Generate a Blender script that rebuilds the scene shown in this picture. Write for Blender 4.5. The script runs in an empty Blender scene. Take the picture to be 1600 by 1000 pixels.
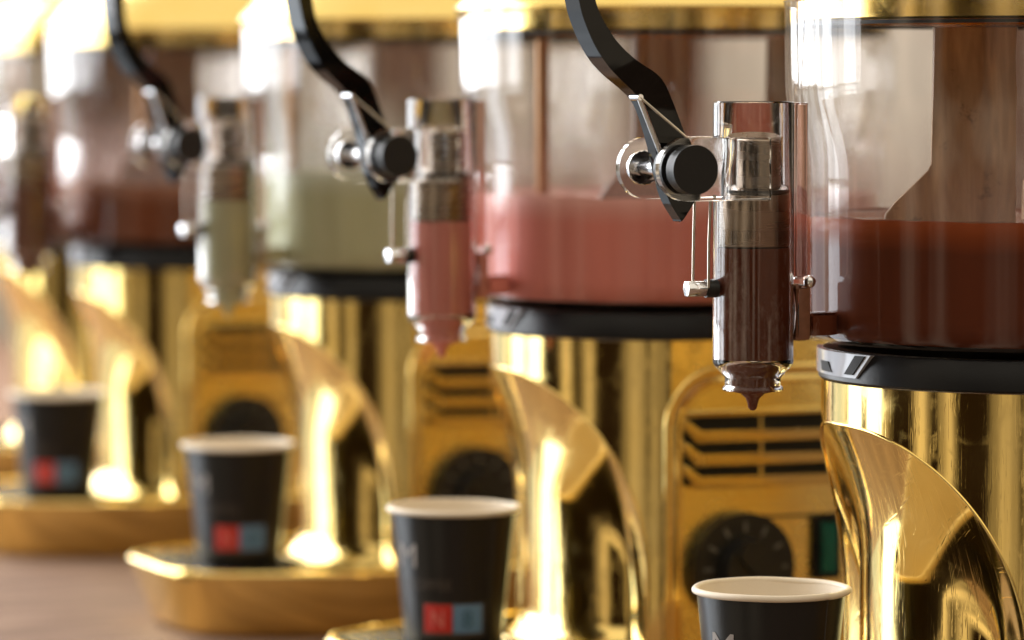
import bpy, bmesh, math, random
from mathutils import Vector
random.seed(7)
PI = math.pi
R = math.radians
sc = bpy.context.scene
COL = sc.collection

# ------------------------------------------------------------------ camera
F_PX = 6222.0                       # focal length in photo pixels (1600 wide)
CAM_Z = 0.309                       # above the counter top
PITCH = math.atan(365.0 / F_PX)
cam_d = bpy.data.cameras.new("camera")
cam = bpy.data.objects.new("camera", cam_d)
COL.objects.link(cam)
cam.location = (0, 0, CAM_Z)
cam.rotation_euler = (PI / 2 - PITCH, 0, 0)
cam_d.sensor_fit = 'HORIZONTAL'
cam_d.sensor_width = 36.0
cam_d.lens = 36.0 * F_PX / 1600.0
cam_d.clip_start = 0.05
cam_d.clip_end = 60
cam_d.dof.use_dof = True
cam_d.dof.focus_distance = 1.585
cam_d.dof.aperture_fstop = 7.2
sc.camera = cam

# ------------------------------------------------------------------ render
sc.render.engine = 'CYCLES'
sc.render.resolution_x, sc.render.resolution_y = 1024, 640
sc.cycles.use_denoising = True
sc.cycles.use_adaptive_sampling = True
sc.cycles.adaptive_threshold = 0.025
sc.cycles.max_bounces = 12
sc.cycles.transparent_max_bounces = 40
sc.cycles.transmission_bounces = 10
sc.cycles.glossy_bounces = 5
sc.cycles.diffuse_bounces = 3
sc.cycles.sample_clamp_indirect = 6.0
sc.cycles.caustics_reflective = True
sc.cycles.blur_glossy = 0.4
sc.view_settings.view_transform = 'Standard'
sc.view_settings.look = 'None'
sc.view_settings.gamma = 1.0
sc.view_settings.use_curve_mapping = False
sc.view_settings.exposure = 0.06

# ------------------------------------------------------------------ world: the dim warm room behind the camera
w = bpy.data.worlds.new("World")
sc.world = w
w.use_nodes = True
nt = w.node_tree
nt.nodes.clear()
wo = nt.nodes.new('ShaderNodeOutputWorld')
bg = nt.nodes.new('ShaderNodeBackground')
tc = nt.nodes.new('ShaderNodeTexCoord')
mp = nt.nodes.new('ShaderNodeMapping')
mp.inputs['Scale'].default_value = (3.2, 3.2, 0.45)
nz = nt.nodes.new('ShaderNodeTexNoise')
nz.inputs['Scale'].default_value = 1.6
nz.inputs['Detail'].default_value = 2.5
rp = nt.nodes.new('ShaderNodeValToRGB')
rp.color_ramp.elements[0].position = 0.46
rp.color_ramp.elements[0].color = (0.026, 0.015, 0.009, 1)
rp.color_ramp.elements[1].position = 0.66
rp.color_ramp.elements[1].color = (1.45, 1.18, 0.84, 1)
nt.links.new(tc.outputs['Generated'], mp.inputs['Vector'])
nt.links.new(mp.outputs['Vector'], nz.inputs['Vector'])
nt.links.new(nz.outputs['Fac'], rp.inputs['Fac'])
wsep = nt.nodes.new('ShaderNodeSeparateXYZ')
nt.links.new(tc.outputs['Generated'], wsep.inputs[0])
wmr = nt.nodes.new('ShaderNodeMapRange')      # pale ceiling overhead, furnished dark room at eye level
wmr.inputs[1].default_value = 0.28
wmr.inputs[2].default_value = 0.60
nt.links.new(wsep.outputs['Z'], wmr.inputs[0])
wmx = nt.nodes.new('ShaderNodeMix'); wmx.data_type = 'RGBA'
wmx.inputs[7].default_value = (1.55, 1.38, 1.12, 1)
nt.links.new(wmr.outputs[0], wmx.inputs[0])
nt.links.new(rp.outputs['Color'], wmx.inputs[6])
nt.links.new(wmx.outputs[2], bg.inputs['Color'])
nt.links.new(bg.outputs['Background'], wo.inputs['Surface'])
bg.inputs['Strength'].default_value = 0.68


# ------------------------------------------------------------------ lamps: daylight from the tall windows on the guests' side
def area(name, loc, target, sx, sy, power, col):
    d = bpy.data.lights.new(name, 'AREA')
    d.shape = 'RECTANGLE'
    d.size, d.size_y = sx, sy
    d.energy = power
    d.color = col
    o = bpy.data.objects.new(name, d)
    COL.objects.link(o)
    o.location = loc
    o.rotation_euler = (Vector(target) - Vector(loc)).to_track_quat('-Z', 'Y').to_euler()
    return o


WC = Vector((-1.95, 3.35, 1.12))
wdir = Vector((0.643, 0.766, 0))
for off, wid in ((-1.32, 0.68), (-0.42, 0.62), (0.45, 0.75), (1.2, 0.5)):
    p = WC + wdir * off
    nrm = Vector((0.766, -0.643, 0))
    door = off < 0                              # the nearer two are a glass door, bright to the ground
    zb = 0.15 if door else 0.20
    pu = Vector((p.x, p.y, (zb + 2.27) / 2))    # sky through the upper glass
    area("window_light", pu, pu + nrm, wid, 2.27 - zb, 29 * (2.27 - zb) * wid, (0.92, 0.955, 1.0))
    pl = Vector((p.x, p.y, (zb - 0.03 - 0.92) / 2))   # pavement through the lower glass
    area("window_light", pl, pl + nrm, wid, 0.92 + zb - 0.03, (15 if off < 0 else 3.2) * wid, (0.84, 0.92, 1.0))
# added fill lamp, out of view, only to brighten the back wall
area("wall_fill_light", (0.3, 4.9, 2.3), (0.3, 5.6, 0.6), 2.4, 0.3, 105, (1.0, 0.93, 0.86))


# ------------------------------------------------------------------ node materials
def new_mat(name):
    m = bpy.data.materials.new(name)
    m.use_nodes = True
    return m, m.node_tree, m.node_tree.nodes['Principled BSDF']


def principled(name, col, rough=0.5, metal=0.0, spec=0.5, noise=0.0, nscale=40, bump=0.0, bscale=200, coat=0.0,
               rvar=0.0, trans=0.0, ior=1.45, stretch=(1, 1, 1)):
    m, t, b = new_mat(name)
    b.inputs['Base Color'].default_value = (*col, 1)
    b.inputs['Roughness'].default_value = rough
    b.inputs['Metallic'].default_value = metal
    b.inputs['Specular IOR Level'].default_value = spec
    b.inputs['Coat Weight'].default_value = coat
    b.inputs['Coat Roughness'].default_value = 0.05
    b.inputs['Transmission Weight'].default_value = trans
    b.inputs['IOR'].default_value = ior
    tcn = t.nodes.new('ShaderNodeTexCoord')
    mpn = t.nodes.new('ShaderNodeMapping')
    mpn.inputs['Scale'].default_value = stretch
    t.links.new(tcn.outputs['Object'], mpn.inputs['Vector'])
    if noise or rvar:
        n = t.nodes.new('ShaderNodeTexNoise')
        n.inputs['Scale'].default_value = nscale
        n.inputs['Detail'].default_value = 5
        t.links.new(mpn.outputs['Vector'], n.inputs['Vector'])
        if noise:
            hs = t.nodes.new('ShaderNodeMix')
            hs.data_type = 'RGBA'
            hs.inputs[6].default_value = (*[c * (1 - noise) for c in col], 1)
            hs.inputs[7].default_value = (*[min(1, c * (1 + noise)) for c in col], 1)
            t.links.new(n.outputs['Fac'], hs.inputs[0])
            t.links.new(hs.outputs[2], b.inputs['Base Color'])
        if rvar:
            mr = t.nodes.new('ShaderNodeMapRange')
            mr.inputs[1].default_value = 0.3
            mr.inputs[2].default_value = 0.7
            mr.inputs[3].default_value = max(0.0, rough - rvar)
            mr.inputs[4].default_value = rough + rvar
            t.links.new(n.outputs['Fac'], mr.inputs[0])
            t.links.new(mr.outputs[0], b.inputs['Roughness'])
    if bump:
        n2 = t.nodes.new('ShaderNodeTexNoise')
        n2.inputs['Scale'].default_value = bscale
        n2.inputs['Detail'].default_value = 3
        t.links.new(mpn.outputs['Vector'], n2.inputs['Vector'])
        bp = t.nodes.new('ShaderNodeBump')
        bp.inputs['Strength'].default_value = bump
        bp.inputs['Distance'].default_value = 0.001
        t.links.new(n2.outputs['Fac'], bp.inputs['Height'])
        t.links.new(bp.outputs['Normal'], b.inputs['Normal'])
    return m


def gold_mat(name, scratch=0.0, rough=0.09, cols=((0.91, 0.64, 0.18), (0.98, 0.76, 0.31))):
    """polished brass-gold plating with smudges and fine scratches"""
    m, t, b = new_mat(name)
    b.inputs['Metallic'].default_value = 1.0
    tcn = t.nodes.new('ShaderNodeTexCoord')
    n = t.nodes.new('ShaderNodeTexNoise')
    n.inputs['Scale'].default_value = 28
    n.inputs['Detail'].default_value = 6
    t.links.new(tcn.outputs['Object'], n.inputs['Vector'])
    mix = t.nodes.new('ShaderNodeMix')
    mix.data_type = 'RGBA'
    mix.inputs[6].default_value = (*cols[0], 1)
    mix.inputs[7].default_value = (*cols[1], 1)
    t.links.new(n.outputs['Fac'], mix.inputs[0])
    t.links.new(mix.outputs[2], b.inputs['Base Color'])
    mr = t.nodes.new('ShaderNodeMapRange')
    mr.inputs[1].default_value = 0.3
    mr.inputs[2].default_value = 0.75
    mr.inputs[3].default_value = rough * 0.6
    mr.inputs[4].default_value = rough * 1.7
    t.links.new(n.outputs['Fac'], mr.inputs[0])
    ns = t.nodes.new('ShaderNodeTexNoise')            # wiped smears and fingerprints
    ns.inputs['Scale'].default_value = 60
    ns.inputs['Detail'].default_value = 4
    ns.inputs['Distortion'].default_value = 1.6
    t.links.new(tcn.outputs['Object'], ns.inputs['Vector'])
    ms = t.nodes.new('ShaderNodeMapRange')
    ms.inputs[1].default_value = 0.56
    ms.inputs[2].default_value = 0.72
    ms.inputs[4].default_value = 0.11
    t.links.new(ns.outputs['Fac'], ms.inputs[0])
    sm_ = t.nodes.new('ShaderNodeMath'); sm_.operation = 'ADD'
    t.links.new(mr.outputs[0], sm_.inputs[0]); t.links.new(ms.outputs[0], sm_.inputs[1])
    # soft waviness of the pressed sheet
    n3 = t.nodes.new('ShaderNodeTexNoise')
    n3.inputs['Scale'].default_value = 14
    n3.inputs['Detail'].default_value = 1
    t.links.new(tcn.outputs['Object'], n3.inputs['Vector'])
    b1 = t.nodes.new('ShaderNodeBump')
    b1.inputs['Strength'].default_value = 0.12
    b1.inputs['Distance'].default_value = 0.004
    t.links.new(n3.outputs['Fac'], b1.inputs['Height'])
    last = b1
    if scratch:
        for k, (rot, sc_) in enumerate((((0.5, 0.3, 0.7), (1900, 30, 120)), ((-0.6, 0.9, 0.2), (60, 2200, 34)))):
            mpn = t.nodes.new('ShaderNodeMapping')
            mpn.inputs['Rotation'].default_value = rot
            mpn.inputs['Scale'].default_value = sc_
            t.links.new(tcn.outputs['Object'], mpn.inputs['Vector'])
            n2 = t.nodes.new('ShaderNodeTexNoise')
            n2.inputs['Scale'].default_value = 1.0
            n2.inputs['Detail'].default_value = 2
            t.links.new(mpn.outputs['Vector'], n2.inputs['Vector'])
            cr = t.nodes.new('ShaderNodeMapRange')
            cr.inputs[1].default_value = 0.62
            cr.inputs[2].default_value = 0.72
            t.links.new(n2.outputs['Fac'], cr.inputs[0])
            b2 = t.nodes.new('ShaderNodeBump')
            b2.inputs['Strength'].default_value = scratch
            b2.inputs['Distance'].default_value = 0.0003
            t.links.new(cr.outputs[0], b2.inputs['Height'])
            t.links.new(last.outputs['Normal'], b2.inputs['Normal'])
            last = b2
    t.links.new(sm_.outputs[0], b.inputs['Roughness'])
    t.links.new(last.outputs['Normal'], b.inputs['Normal'])
    return m


def clear_shell(name, film_col, z_liq, film_top, film_max):
    """thin clear tank wall: Fresnel gloss over a transparent sheet, with a film of drink dried on above the level"""
    m, t, b = new_mat(name)
    t.nodes.remove(b)
    out = t.nodes['Material Output']
    lw = t.nodes.new('ShaderNodeLayerWeight')
    lw.inputs['Blend'].default_value = 0.5
    pw = t.nodes.new('ShaderNodeMath'); pw.operation = 'POWER'
    pw.inputs[1].default_value = 4.6
    t.links.new(lw.outputs['Facing'], pw.inputs[0])
    ma = t.nodes.new('ShaderNodeMath'); ma.operation = 'MULTIPLY_ADD'
    ma.inputs[1].default_value = 0.92
    ma.inputs[2].default_value = 0.028
    t.links.new(pw.outputs[0], ma.inputs[0])
    tr = t.nodes.new('ShaderNodeBsdfTransparent')
    tr.inputs['Color'].default_value = (0.965, 0.96, 0.955, 1)
    gl = t.nodes.new('ShaderNodeBsdfGlossy')
    gl.inputs['Roughness'].default_value = 0.035
    gl.inputs['Color'].default_value = (1, 1, 1, 1)
    df = t.nodes.new('ShaderNodeBsdfDiffuse')
    df.inputs['Color'].default_value = (*film_col, 1)
    tl = t.nodes.new('ShaderNodeBsdfTranslucent')
    tl.inputs['Color'].default_value = (*film_col, 1)
    fm = t.nodes.new('ShaderNodeMixShader'); fm.inputs[0].default_value = 0.55
    t.links.new(df.outputs[0], fm.inputs[1]); t.links.new(tl.outputs[0], fm.inputs[2])
    # film amount: by height above the level, broken up by streaks
    tcn = t.nodes.new('ShaderNodeTexCoord')
    sep = t.nodes.new('ShaderNodeSeparateXYZ')
    t.links.new(tcn.outputs['Object'], sep.inputs[0])
    mr = t.nodes.new('ShaderNodeMapRange')
    mr.inputs[1].default_value = z_liq
    mr.inputs[2].default_value = film_top
    mr.inputs[3].default_value = 1.0
    mr.inputs[4].default_value = 0.0
    t.links.new(sep.outputs['Z'], mr.inputs[0])
    p2 = t.nodes.new('ShaderNodeMath'); p2.operation = 'POWER'; p2.inputs[1].default_value = 2.0
    t.links.new(mr.outputs[0], p2.inputs[0])
    ab = t.nodes.new('ShaderNodeMath'); ab.operation = 'GREATER_THAN'; ab.inputs[1].default_value = z_liq + 0.0004
    t.links.new(sep.outputs['Z'], ab.inputs[0])
    mpn = t.nodes.new('ShaderNodeMapping'); mpn.inputs['Scale'].default_value = (1, 1, 0.18)
    n = t.nodes.new('ShaderNodeTexNoise'); n.inputs['Scale'].default_value = 120; n.inputs['Detail'].default_value = 4
    t.links.new(tcn.outputs['Object'], mpn.inputs['Vector']); t.links.new(mpn.outputs['Vector'], n.inputs['Vector'])
    n2 = t.nodes.new('ShaderNodeMapRange')
    n2.inputs[1].default_value = 0.3; n2.inputs[2].default_value = 0.7
    n2.inputs[3].default_value = film_max * 0.5; n2.inputs[4].default_value = film_max
    t.links.new(n.outputs['Fac'], n2.inputs[0])
    fa = t.nodes.new('ShaderNodeMath'); fa.operation = 'MULTIPLY'
    t.links.new(p2.outputs[0], fa.inputs[0]); t.links.new(n2.outputs[0], fa.inputs[1])
    fb = t.nodes.new('ShaderNodeMath'); fb.operation = 'MULTIPLY'
    t.links.new(fa.outputs[0], fb.inputs[0]); t.links.new(ab.outputs[0], fb.inputs[1])
    m1 = t.nodes.new('ShaderNodeMixShader')
    t.links.new(fb.outputs[0], m1.inputs[0]); t.links.new(tr.outputs[0], m1.inputs[1]); t.links.new(fm.outputs[0], m1.inputs[2])
    m2 = t.nodes.new('ShaderNodeMixShader')
    # where the drink wets the inner face the plastic loses its second reflection
    wet = t.nodes.new('ShaderNodeVectorMath'); wet.operation = 'MULTIPLY'; wet.inputs[1].default_value = (1, 1, 0)
    t.links.new(tcn.outputs['Object'], wet.inputs[0])
    wl_ = t.nodes.new('ShaderNodeVectorMath'); wl_.operation = 'LENGTH'
    t.links.new(wet.outputs[0], wl_.inputs[0])
    wi = t.nodes.new('ShaderNodeMath'); wi.operation = 'GREATER_THAN'; wi.inputs[1].default_value = 0.1012
    t.links.new(wl_.outputs['Value'], wi.inputs[0])
    wm = t.nodes.new('ShaderNodeMath'); wm.operation = 'MAXIMUM'
    t.links.new(wi.outputs[0], wm.inputs[0]); t.links.new(ab.outputs[0], wm.inputs[1])
    wf = t.nodes.new('ShaderNodeMath'); wf.operation = 'MULTIPLY'
    t.links.new(ma.outputs[0], wf.inputs[0]); t.links.new(wm.outputs[0], wf.inputs[1])
    t.links.new(wf.outputs[0], m2.inputs[0]); t.links.new(m1.outputs[0], m2.inputs[1]); t.links.new(gl.outputs[0], m2.inputs[2])
    t.links.new(m2.outputs[0], out.inputs['Surface'])
    return m


def drink_mat(name, deep, band, z_top, band_h, rough=0.25, bubbles=False):
    """the drink itself, with the paler skin that forms just under its surface"""
    m, t, b = new_mat(name)
    b.inputs['Roughness'].default_value = rough
    b.inputs['Specular IOR Level'].default_value = 0.04
    tcn = t.nodes.new('ShaderNodeTexCoord')
    sep = t.nodes.new('ShaderNodeSeparateXYZ')
    t.links.new(tcn.outputs['Object'], sep.inputs[0])
    mpn = t.nodes.new('ShaderNodeMapping'); mpn.inputs['Scale'].default_value = (1, 1, 0.12)
    n = t.nodes.new('ShaderNodeTexNoise'); n.inputs['Scale'].default_value = 55; n.inputs['Detail'].default_value = 4
    t.links.new(tcn.outputs['Object'], mpn.inputs['Vector']); t.links.new(mpn.outputs['Vector'], n.inputs['Vector'])
    ad = t.nodes.new('ShaderNodeMath'); ad.operation = 'MULTIPLY_ADD'; ad.inputs[1].default_value = 0.004
    t.links.new(n.outputs['Fac'], ad.inputs[0]); t.links.new(sep.outputs['Z'], ad.inputs[2])
    mr = t.nodes.new('ShaderNodeMapRange')
    mr.inputs[1].default_value = z_top - band_h; mr.inputs[2].default_value = z_top + 0.002
    t.links.new(ad.outputs[0], mr.inputs[0])
    st = t.nodes.new('ShaderNodeMix'); st.data_type = 'RGBA'
    st.inputs[6].default_value = (*[c * 0.72 for c in deep], 1); st.inputs[7].default_value = (*[c * 1.28 for c in deep], 1)
    t.links.new(n.outputs['Fac'], st.inputs[0])
    mx = t.nodes.new('ShaderNodeMix'); mx.data_type = 'RGBA'
    mx.inputs[7].default_value = (*band, 1)
    t.links.new(mr.outputs[0], mx.inputs[0]); t.links.new(st.outputs[2], mx.inputs[6])
    last = mx
    if bubbles:
        n3 = t.nodes.new('ShaderNodeTexNoise'); n3.inputs['Scale'].default_value = 60; n3.inputs['Detail'].default_value = 6
        n3.inputs['Roughness'].default_value = 0.75
        mp3 = t.nodes.new('ShaderNodeMapping'); mp3.inputs['Scale'].default_value = (1, 1, 0.45)
        t.links.new(tcn.outputs['Object'], mp3.inputs['Vector']); t.links.new(mp3.outputs['Vector'], n3.inputs['Vector'])
        r3 = t.nodes.new('ShaderNodeMapRange'); r3.inputs[1].default_value = 0.50; r3.inputs[2].default_value = 0.74
        r3.inputs[4].default_value = 0.40
        t.links.new(n3.outputs['Fac'], r3.inputs[0])
        m3 = t.nodes.new('ShaderNodeMix'); m3.data_type = 'RGBA'
        m3.inputs[7].default_value = (0.55, 0.42, 0.36, 1)
        t.links.new(r3.outputs[0], m3.inputs[0]); t.links.new(mx.outputs[2], m3.inputs[6])
        last = m3
    t.links.new(last.outputs[2], b.inputs['Base Color'])
    return m


def glass_mat(name, col=(1, 1, 1), rough=0.0, ior=1.47):
    m, t, b = new_mat(name)
    b.inputs['Base Color'].default_value = (*col, 1)
    b.inputs['Transmission Weight'].default_value = 1.0
    b.inputs['Roughness'].default_value = rough
    b.inputs['IOR'].default_value = ior
    return m


M = {}
M['gold'] = gold_mat('polished gold', 0.035, 0.085)
M['gold_scuffed'] = gold_mat('scuffed gold', 0.10, 0.085)
M['gold_lid'] = gold_mat('gold lid', 0.0, 0.16)
M['gold_panel'] = gold_mat('gold panel', 0.02, 0.21, ((0.90, 0.67, 0.21), (0.97, 0.79, 0.32)))
M['black'] = principled('black plastic', (0.009, 0.009, 0.010), 0.34, spec=0.28, bump=0.05, bscale=900, rvar=0.06, nscale=60)
M['lever'] = principled('lever plastic', (0.003, 0.0027, 0.0024), 0.075, spec=0.3, rvar=0.05, nscale=50)
M['knob'] = principled('pivot rubber', (0.010, 0.0095, 0.009), 0.42, bump=0.08, bscale=700)
M['steel'] = principled('bright steel', (0.78, 0.78, 0.80), 0.13, 1.0, rvar=0.05, nscale=300)
M['wire'] = principled('stainless wire', (0.62, 0.55, 0.47), 0.22, 1.0)
M['piston'] = principled('brushed piston', (0.30, 0.24, 0.19), 0.26, 1.0, noise=0.25, nscale=18, stretch=(1, 1, 14), rvar=0.08)
M['gasket'] = principled('gasket rubber', (0.01, 0.01, 0.01), 0.5)
M['slot'] = principled('vent darkness', (0.006, 0.005, 0.004), 0.7)
M['green'] = principled('green lens', (0.0, 0.085, 0.058), 0.18, spec=0.6, noise=0.3, nscale=250)
M['mark'] = principled('dial paint', (0.13, 0.12, 0.11), 0.5)
M['tap'] = glass_mat('clear tap plastic', (0.98, 0.968, 0.955), 0.02)
M['web'] = glass_mat('stained clear plastic', (0.62, 0.40, 0.33), 0.02)
M['pin'] = principled('tan pin plastic', (0.30, 0.22, 0.16), 0.3)
M['grille'] = principled('drip grille', (0.02, 0.019, 0.018), 0.25, rvar=0.1)
M['sleeve'] = principled('cup black print', (0.008, 0.0075, 0.007), 0.30, spec=0.45, bump=0.06, bscale=1600)
M['paper'] = principled('cup paper', (0.82, 0.72, 0.58), 0.55, bump=0.05, bscale=1200, noise=0.03, nscale=120)
M['red'] = principled('red print', (0.52, 0.025, 0.02), 0.5)
M['blue'] = principled('blue print', (0.12, 0.24, 0.42), 0.5)
M['palered'] = principled('pale red print', (0.68, 0.20, 0.17), 0.5)
M['darkblue'] = principled('dark blue print', (0.03, 0.10, 0.15), 0.5)
M['white'] = principled('white print', (0.30, 0.27, 0.25), 0.5)
M['dim'] = principled('brown print', (0.075, 0.058, 0.048), 0.5)
M['seam'] = principled('cup seam', (0.035, 0.032, 0.03), 0.45)


# ------------------------------------------------------------------ mesh helpers
def finish(name, bm, mat, parent=None, smooth=35, loc=None):
    me = bpy.data.meshes.new(name)
    bmesh.ops.recalc_face_normals(bm, faces=bm.faces)
    bm.to_mesh(me)
    bm.free()
    if mat:
        me.materials.append(mat)
    if smooth:
        for p in me.polygons:
            p.use_smooth = True
        me.set_sharp_from_angle(angle=R(smooth))
    o = bpy.data.objects.new(name, me)
    COL.objects.link(o)
    if parent:
        o.parent = parent
    if loc:
        o.location = loc
    return o


def lathe(prof, seg=96, a0=0.0, a1=2 * PI, cx=0.0, cy=0.0, closed=False, bm=None):
    bm = bm or bmesh.new()
    full = abs(a1 - a0 - 2 * PI) < 1e-6
    n = seg if full else seg + 1
    rings = []
    for r, z in prof:
        if r < 1e-7:
            v = bm.verts.new((cx, cy, z)); rings.append([v] * n)
        else:
            rings.append([bm.verts.new((cx + r * math.cos(a0 + (a1 - a0) * i / seg), cy + r * math.sin(a0 + (a1 - a0) * i / seg), z)) for i in range(n)])
    pairs = list(zip(rings[:-1], rings[1:]))
    if closed:
        pairs.append((rings[-1], rings[0]))
    for A, B in pairs:
        for i in range(seg):
            j = (i + 1) % n
            q = []
            for v in (A[i], A[j], B[j], B[i]):
                if v not in q:
                    q.append(v)
            if len(q) > 2:
                try:
                    bm.faces.new(q)
                except ValueError:
                    pass
    return bm


def add_box(bm, x0, x1, y0, y1, z0, z1):
    v = [bm.verts.new((x, y, z)) for z in (z0, z1) for y in (y0, y1) for x in (x0, x1)]
    for f in ((0, 1, 3, 2), (4, 5, 7, 6), (0, 1, 5, 4), (2, 3, 7, 6), (0, 2, 6, 4), (1, 3, 7, 5)):
        bm.faces.new([v[i] for i in f])
    return bm


def box(x0, x1, y0, y1, z0, z1, bev=0.0):
    bm = add_box(bmesh.new(), x0, x1, y0, y1, z0, z1)
    if bev:
        bmesh.ops.bevel(bm, geom=bm.edges[:], offset=bev, segments=2, affect='EDGES', profile=0.6)
    return bm


def extrude_xz(pts, y0, y1, bev=0.0, seg=2):
    """polygon in the x-z plane given thickness along y, edges rounded"""
    bm = bmesh.new()
    a = [bm.verts.new((x, y0, z)) for x, z in pts]
    b = [bm.verts.new((x, y1, z)) for x, z in pts]
    fa = bm.faces.new(a)
    fb = bm.faces.new(list(reversed(b)))
    n = len(pts)
    for i in range(n):
        bm.faces.new((a[i], b[i], b[(i + 1) % n], a[(i + 1) % n]))
    if bev:
        es = list(fa.edges) + list(fb.edges)
        bmesh.ops.bevel(bm, geom=es, offset=bev, segments=seg, affect='EDGES', profile=0.5)
    return bm


def tube(path, r, seg=10, bm=None, closed=False):
    bm = bm or bmesh.new()
    P = [Vector(p) for p in path]
    n = len(P)
    rings = []
    for i, p in enumerate(P):
        a = P[i - 1] if (i > 0 or closed) else p
        b = P[(i + 1) % n] if (i < n - 1 or closed) else p
        d = (b - a).normalized()
        up = Vector((0, 0, 1)) if abs(d.z) < 0.9 else Vector((0, 1, 0))
        s = d.cross(up).normalized()
        u = s.cross(d).normalized()
        rings.append([bm.verts.new(p + (s * math.cos(2 * PI * k / seg) + u * math.sin(2 * PI * k / seg)) * r) for k in range(seg)])
    prs = list(zip(rings[:-1], rings[1:]))
    if closed:
        prs.append((rings[-1], rings[0]))
    for A, B in prs:
        for k in range(seg):
            bm.faces.new((A[k], A[(k + 1) % seg], B[(k + 1) % seg], B[k]))
    if not closed:
        bm.faces.new(rings[0][::-1]); bm.faces.new(rings[-1])
    return bm


def cyl_y(cx, cz, r, y0, y1, seg=40, bev=0.0):
    """solid disc with its axis along y"""
    bm = bmesh.new()
    a = [bm.verts.new((cx + r * math.cos(2 * PI * k / seg), y0, cz + r * math.sin(2 * PI * k / seg))) for k in range(seg)]
    b = [bm.verts.new((v.co.x, y1, v.co.z)) for v in a]
    fa = bm.faces.new(a); fb = bm.faces.new(b[::-1])
    for k in range(seg):
        bm.faces.new((a[k], b[k], b[(k + 1) % seg], a[(k + 1) % seg]))
    if bev:
        bmesh.ops.bevel(bm, geom=list(fa.edges) + list(fb.edges), offset=bev, segments=3, affect='EDGES', profile=0.5)
    return bm


def arc(cx, cz, r, d0, d1, n):
    return [(cx + r * math.cos(R(d0 + (d1 - d0) * i / n)), cz + r * math.sin(R(d0 + (d1 - d0) * i / n))) for i in range(n + 1)]


def empty(name, loc, rz=0.0):
    o = bpy.data.objects.new(name, None)
    o.empty_display_size = 0.05
    COL.objects.link(o)
    o.location = loc
    o.rotation_euler = (0, 0, rz)
    return o


def tag(o, label=None, cat=None, group=None, kind=None):
    for k, v in (('label', label), ('category', cat), ('group', group), ('kind', kind)):
        if v:
            o[k] = v
    return o


# ------------------------------------------------------------------ where the dispensers stand
ROT = R(203.0)                       # front of every machine: local +x; local +y looks at the photographer
FX, FY = math.cos(ROT), math.sin(ROT)
SX, SY = -FY, FX                     # local y in world
DEP = 1.65


def axis_at(ring_left_px, d):
    D = DEP * d
    px = ring_left_px + 351.0 / d
    return ((px - 800.0) * D / F_PX, D)


def side_pt(px, py, y, ax):
    """local (x, z) of a photo pixel on the plane local y = const of the machine standing at ax"""
    X0, D0 = ax
    k = (px - 800.0) / F_PX
    # X0 + FX*L + SX*y = k * (D0 + FY*L + SY*y)
    L = (k * (D0 + SY * y) - X0 - SX * y) / (FX - k * FY)
    D = D0 + FY * L + SY * y
    return L, CAM_Z - (py - 135.0) * D / F_PX


AX1 = axis_at(1285, 1.0)

# ------------------------------------------------------------------ setting: counter and the wall far behind
def wood_mat():
    m, t, b = new_mat('counter wood')
    tcn = t.nodes.new('ShaderNodeTexCoord')
    mpn = t.nodes.new('ShaderNodeMapping'); mpn.inputs['Scale'].default_value = (14, 1.4, 1)
    mpn.inputs['Rotation'].default_value = (0, 0, R(23))
    n = t.nodes.new('ShaderNodeTexNoise'); n.inputs['Scale'].default_value = 6; n.inputs['Detail'].default_value = 8
    n.inputs['Distortion'].default_value = 0.8
    t.links.new(tcn.outputs['Object'], mpn.inputs['Vector']); t.links.new(mpn.outputs['Vector'], n.inputs['Vector'])
    r = t.nodes.new('ShaderNodeValToRGB')
    r.color_ramp.elements[0].position = 0.3; r.color_ramp.elements[0].color = (0.115, 0.066, 0.046, 1)
    r.color_ramp.elements[1].position = 0.75; r.color_ramp.elements[1].color = (0.34, 0.23, 0.17, 1)
    t.links.new(n.outputs['Fac'], r.inputs['Fac']); t.links.new(r.outputs['Color'], b.inputs['Base Color'])
    b.inputs['Roughness'].default_value = 0.62
    b.inputs['Specular IOR Level'].default_value = 0.04
    bp = t.nodes.new('ShaderNodeBump'); bp.inputs['Strength'].default_value = 0.1; bp.inputs['Distance'].default_value = 0.001
    t.links.new(n.outputs['Fac'], bp.inputs['Height']); t.links.new(bp.outputs['Normal'], b.inputs['Normal'])
    return m


cen = Vector((-0.1, 2.4, 0))
cb = box(-3.2, 2.2, -0.9, 0.31, -0.05, 0.0, 0.006)
# counter runs along the row of machines (local x of the slab = along the row)
co = finish('counter', cb, wood_mat())
co.location = cen
co.rotation_euler = (0, 0, math.atan2(0.92, -0.39))
co.location = (AX1[0] - 0.39 * 1.1 - 0.25 * FX * 0, AX1[1] + 0.92 * 1.1, 0)
tag(co, kind='structure')

wall_m = principled('cream plaster', (0.66, 0.60, 0.52), 0.8, noise=0.12, nscale=3, bump=0.2, bscale=60)
wood_d = principled('dark wood', (0.10, 0.050, 0.032), 0.45, noise=0.35, nscale=6, stretch=(8, 8, 0.7))
wl = finish('wall', box(-2.2, 3.2, 5.6, 5.75, -0.9, 2.6), wall_m, smooth=0)
tag(wl, kind='structure')
for x0, x1 in ((-0.62, -0.44), (-0.20, -0.10), (0.16, 0.27), (0.62, 0.72)):
    p = finish('wooden_post', box(x0, x1, 5.50, 5.60, -0.9, 2.6, 0.01), wood_d, wl)

# ------------------------------------------------------------------ shared dimensions of a dispenser (metres, z from the counter)
Z_TRAY, Z_RING0, Z_RING1 = 0.038, 0.188, 0.2035
R_BODY = 0.093
Z_RIM, Z_LID = 0.3435, 0.3355
R_T0, R_T1 = 0.1022, 0.109           # tank radius bottom / top


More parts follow.
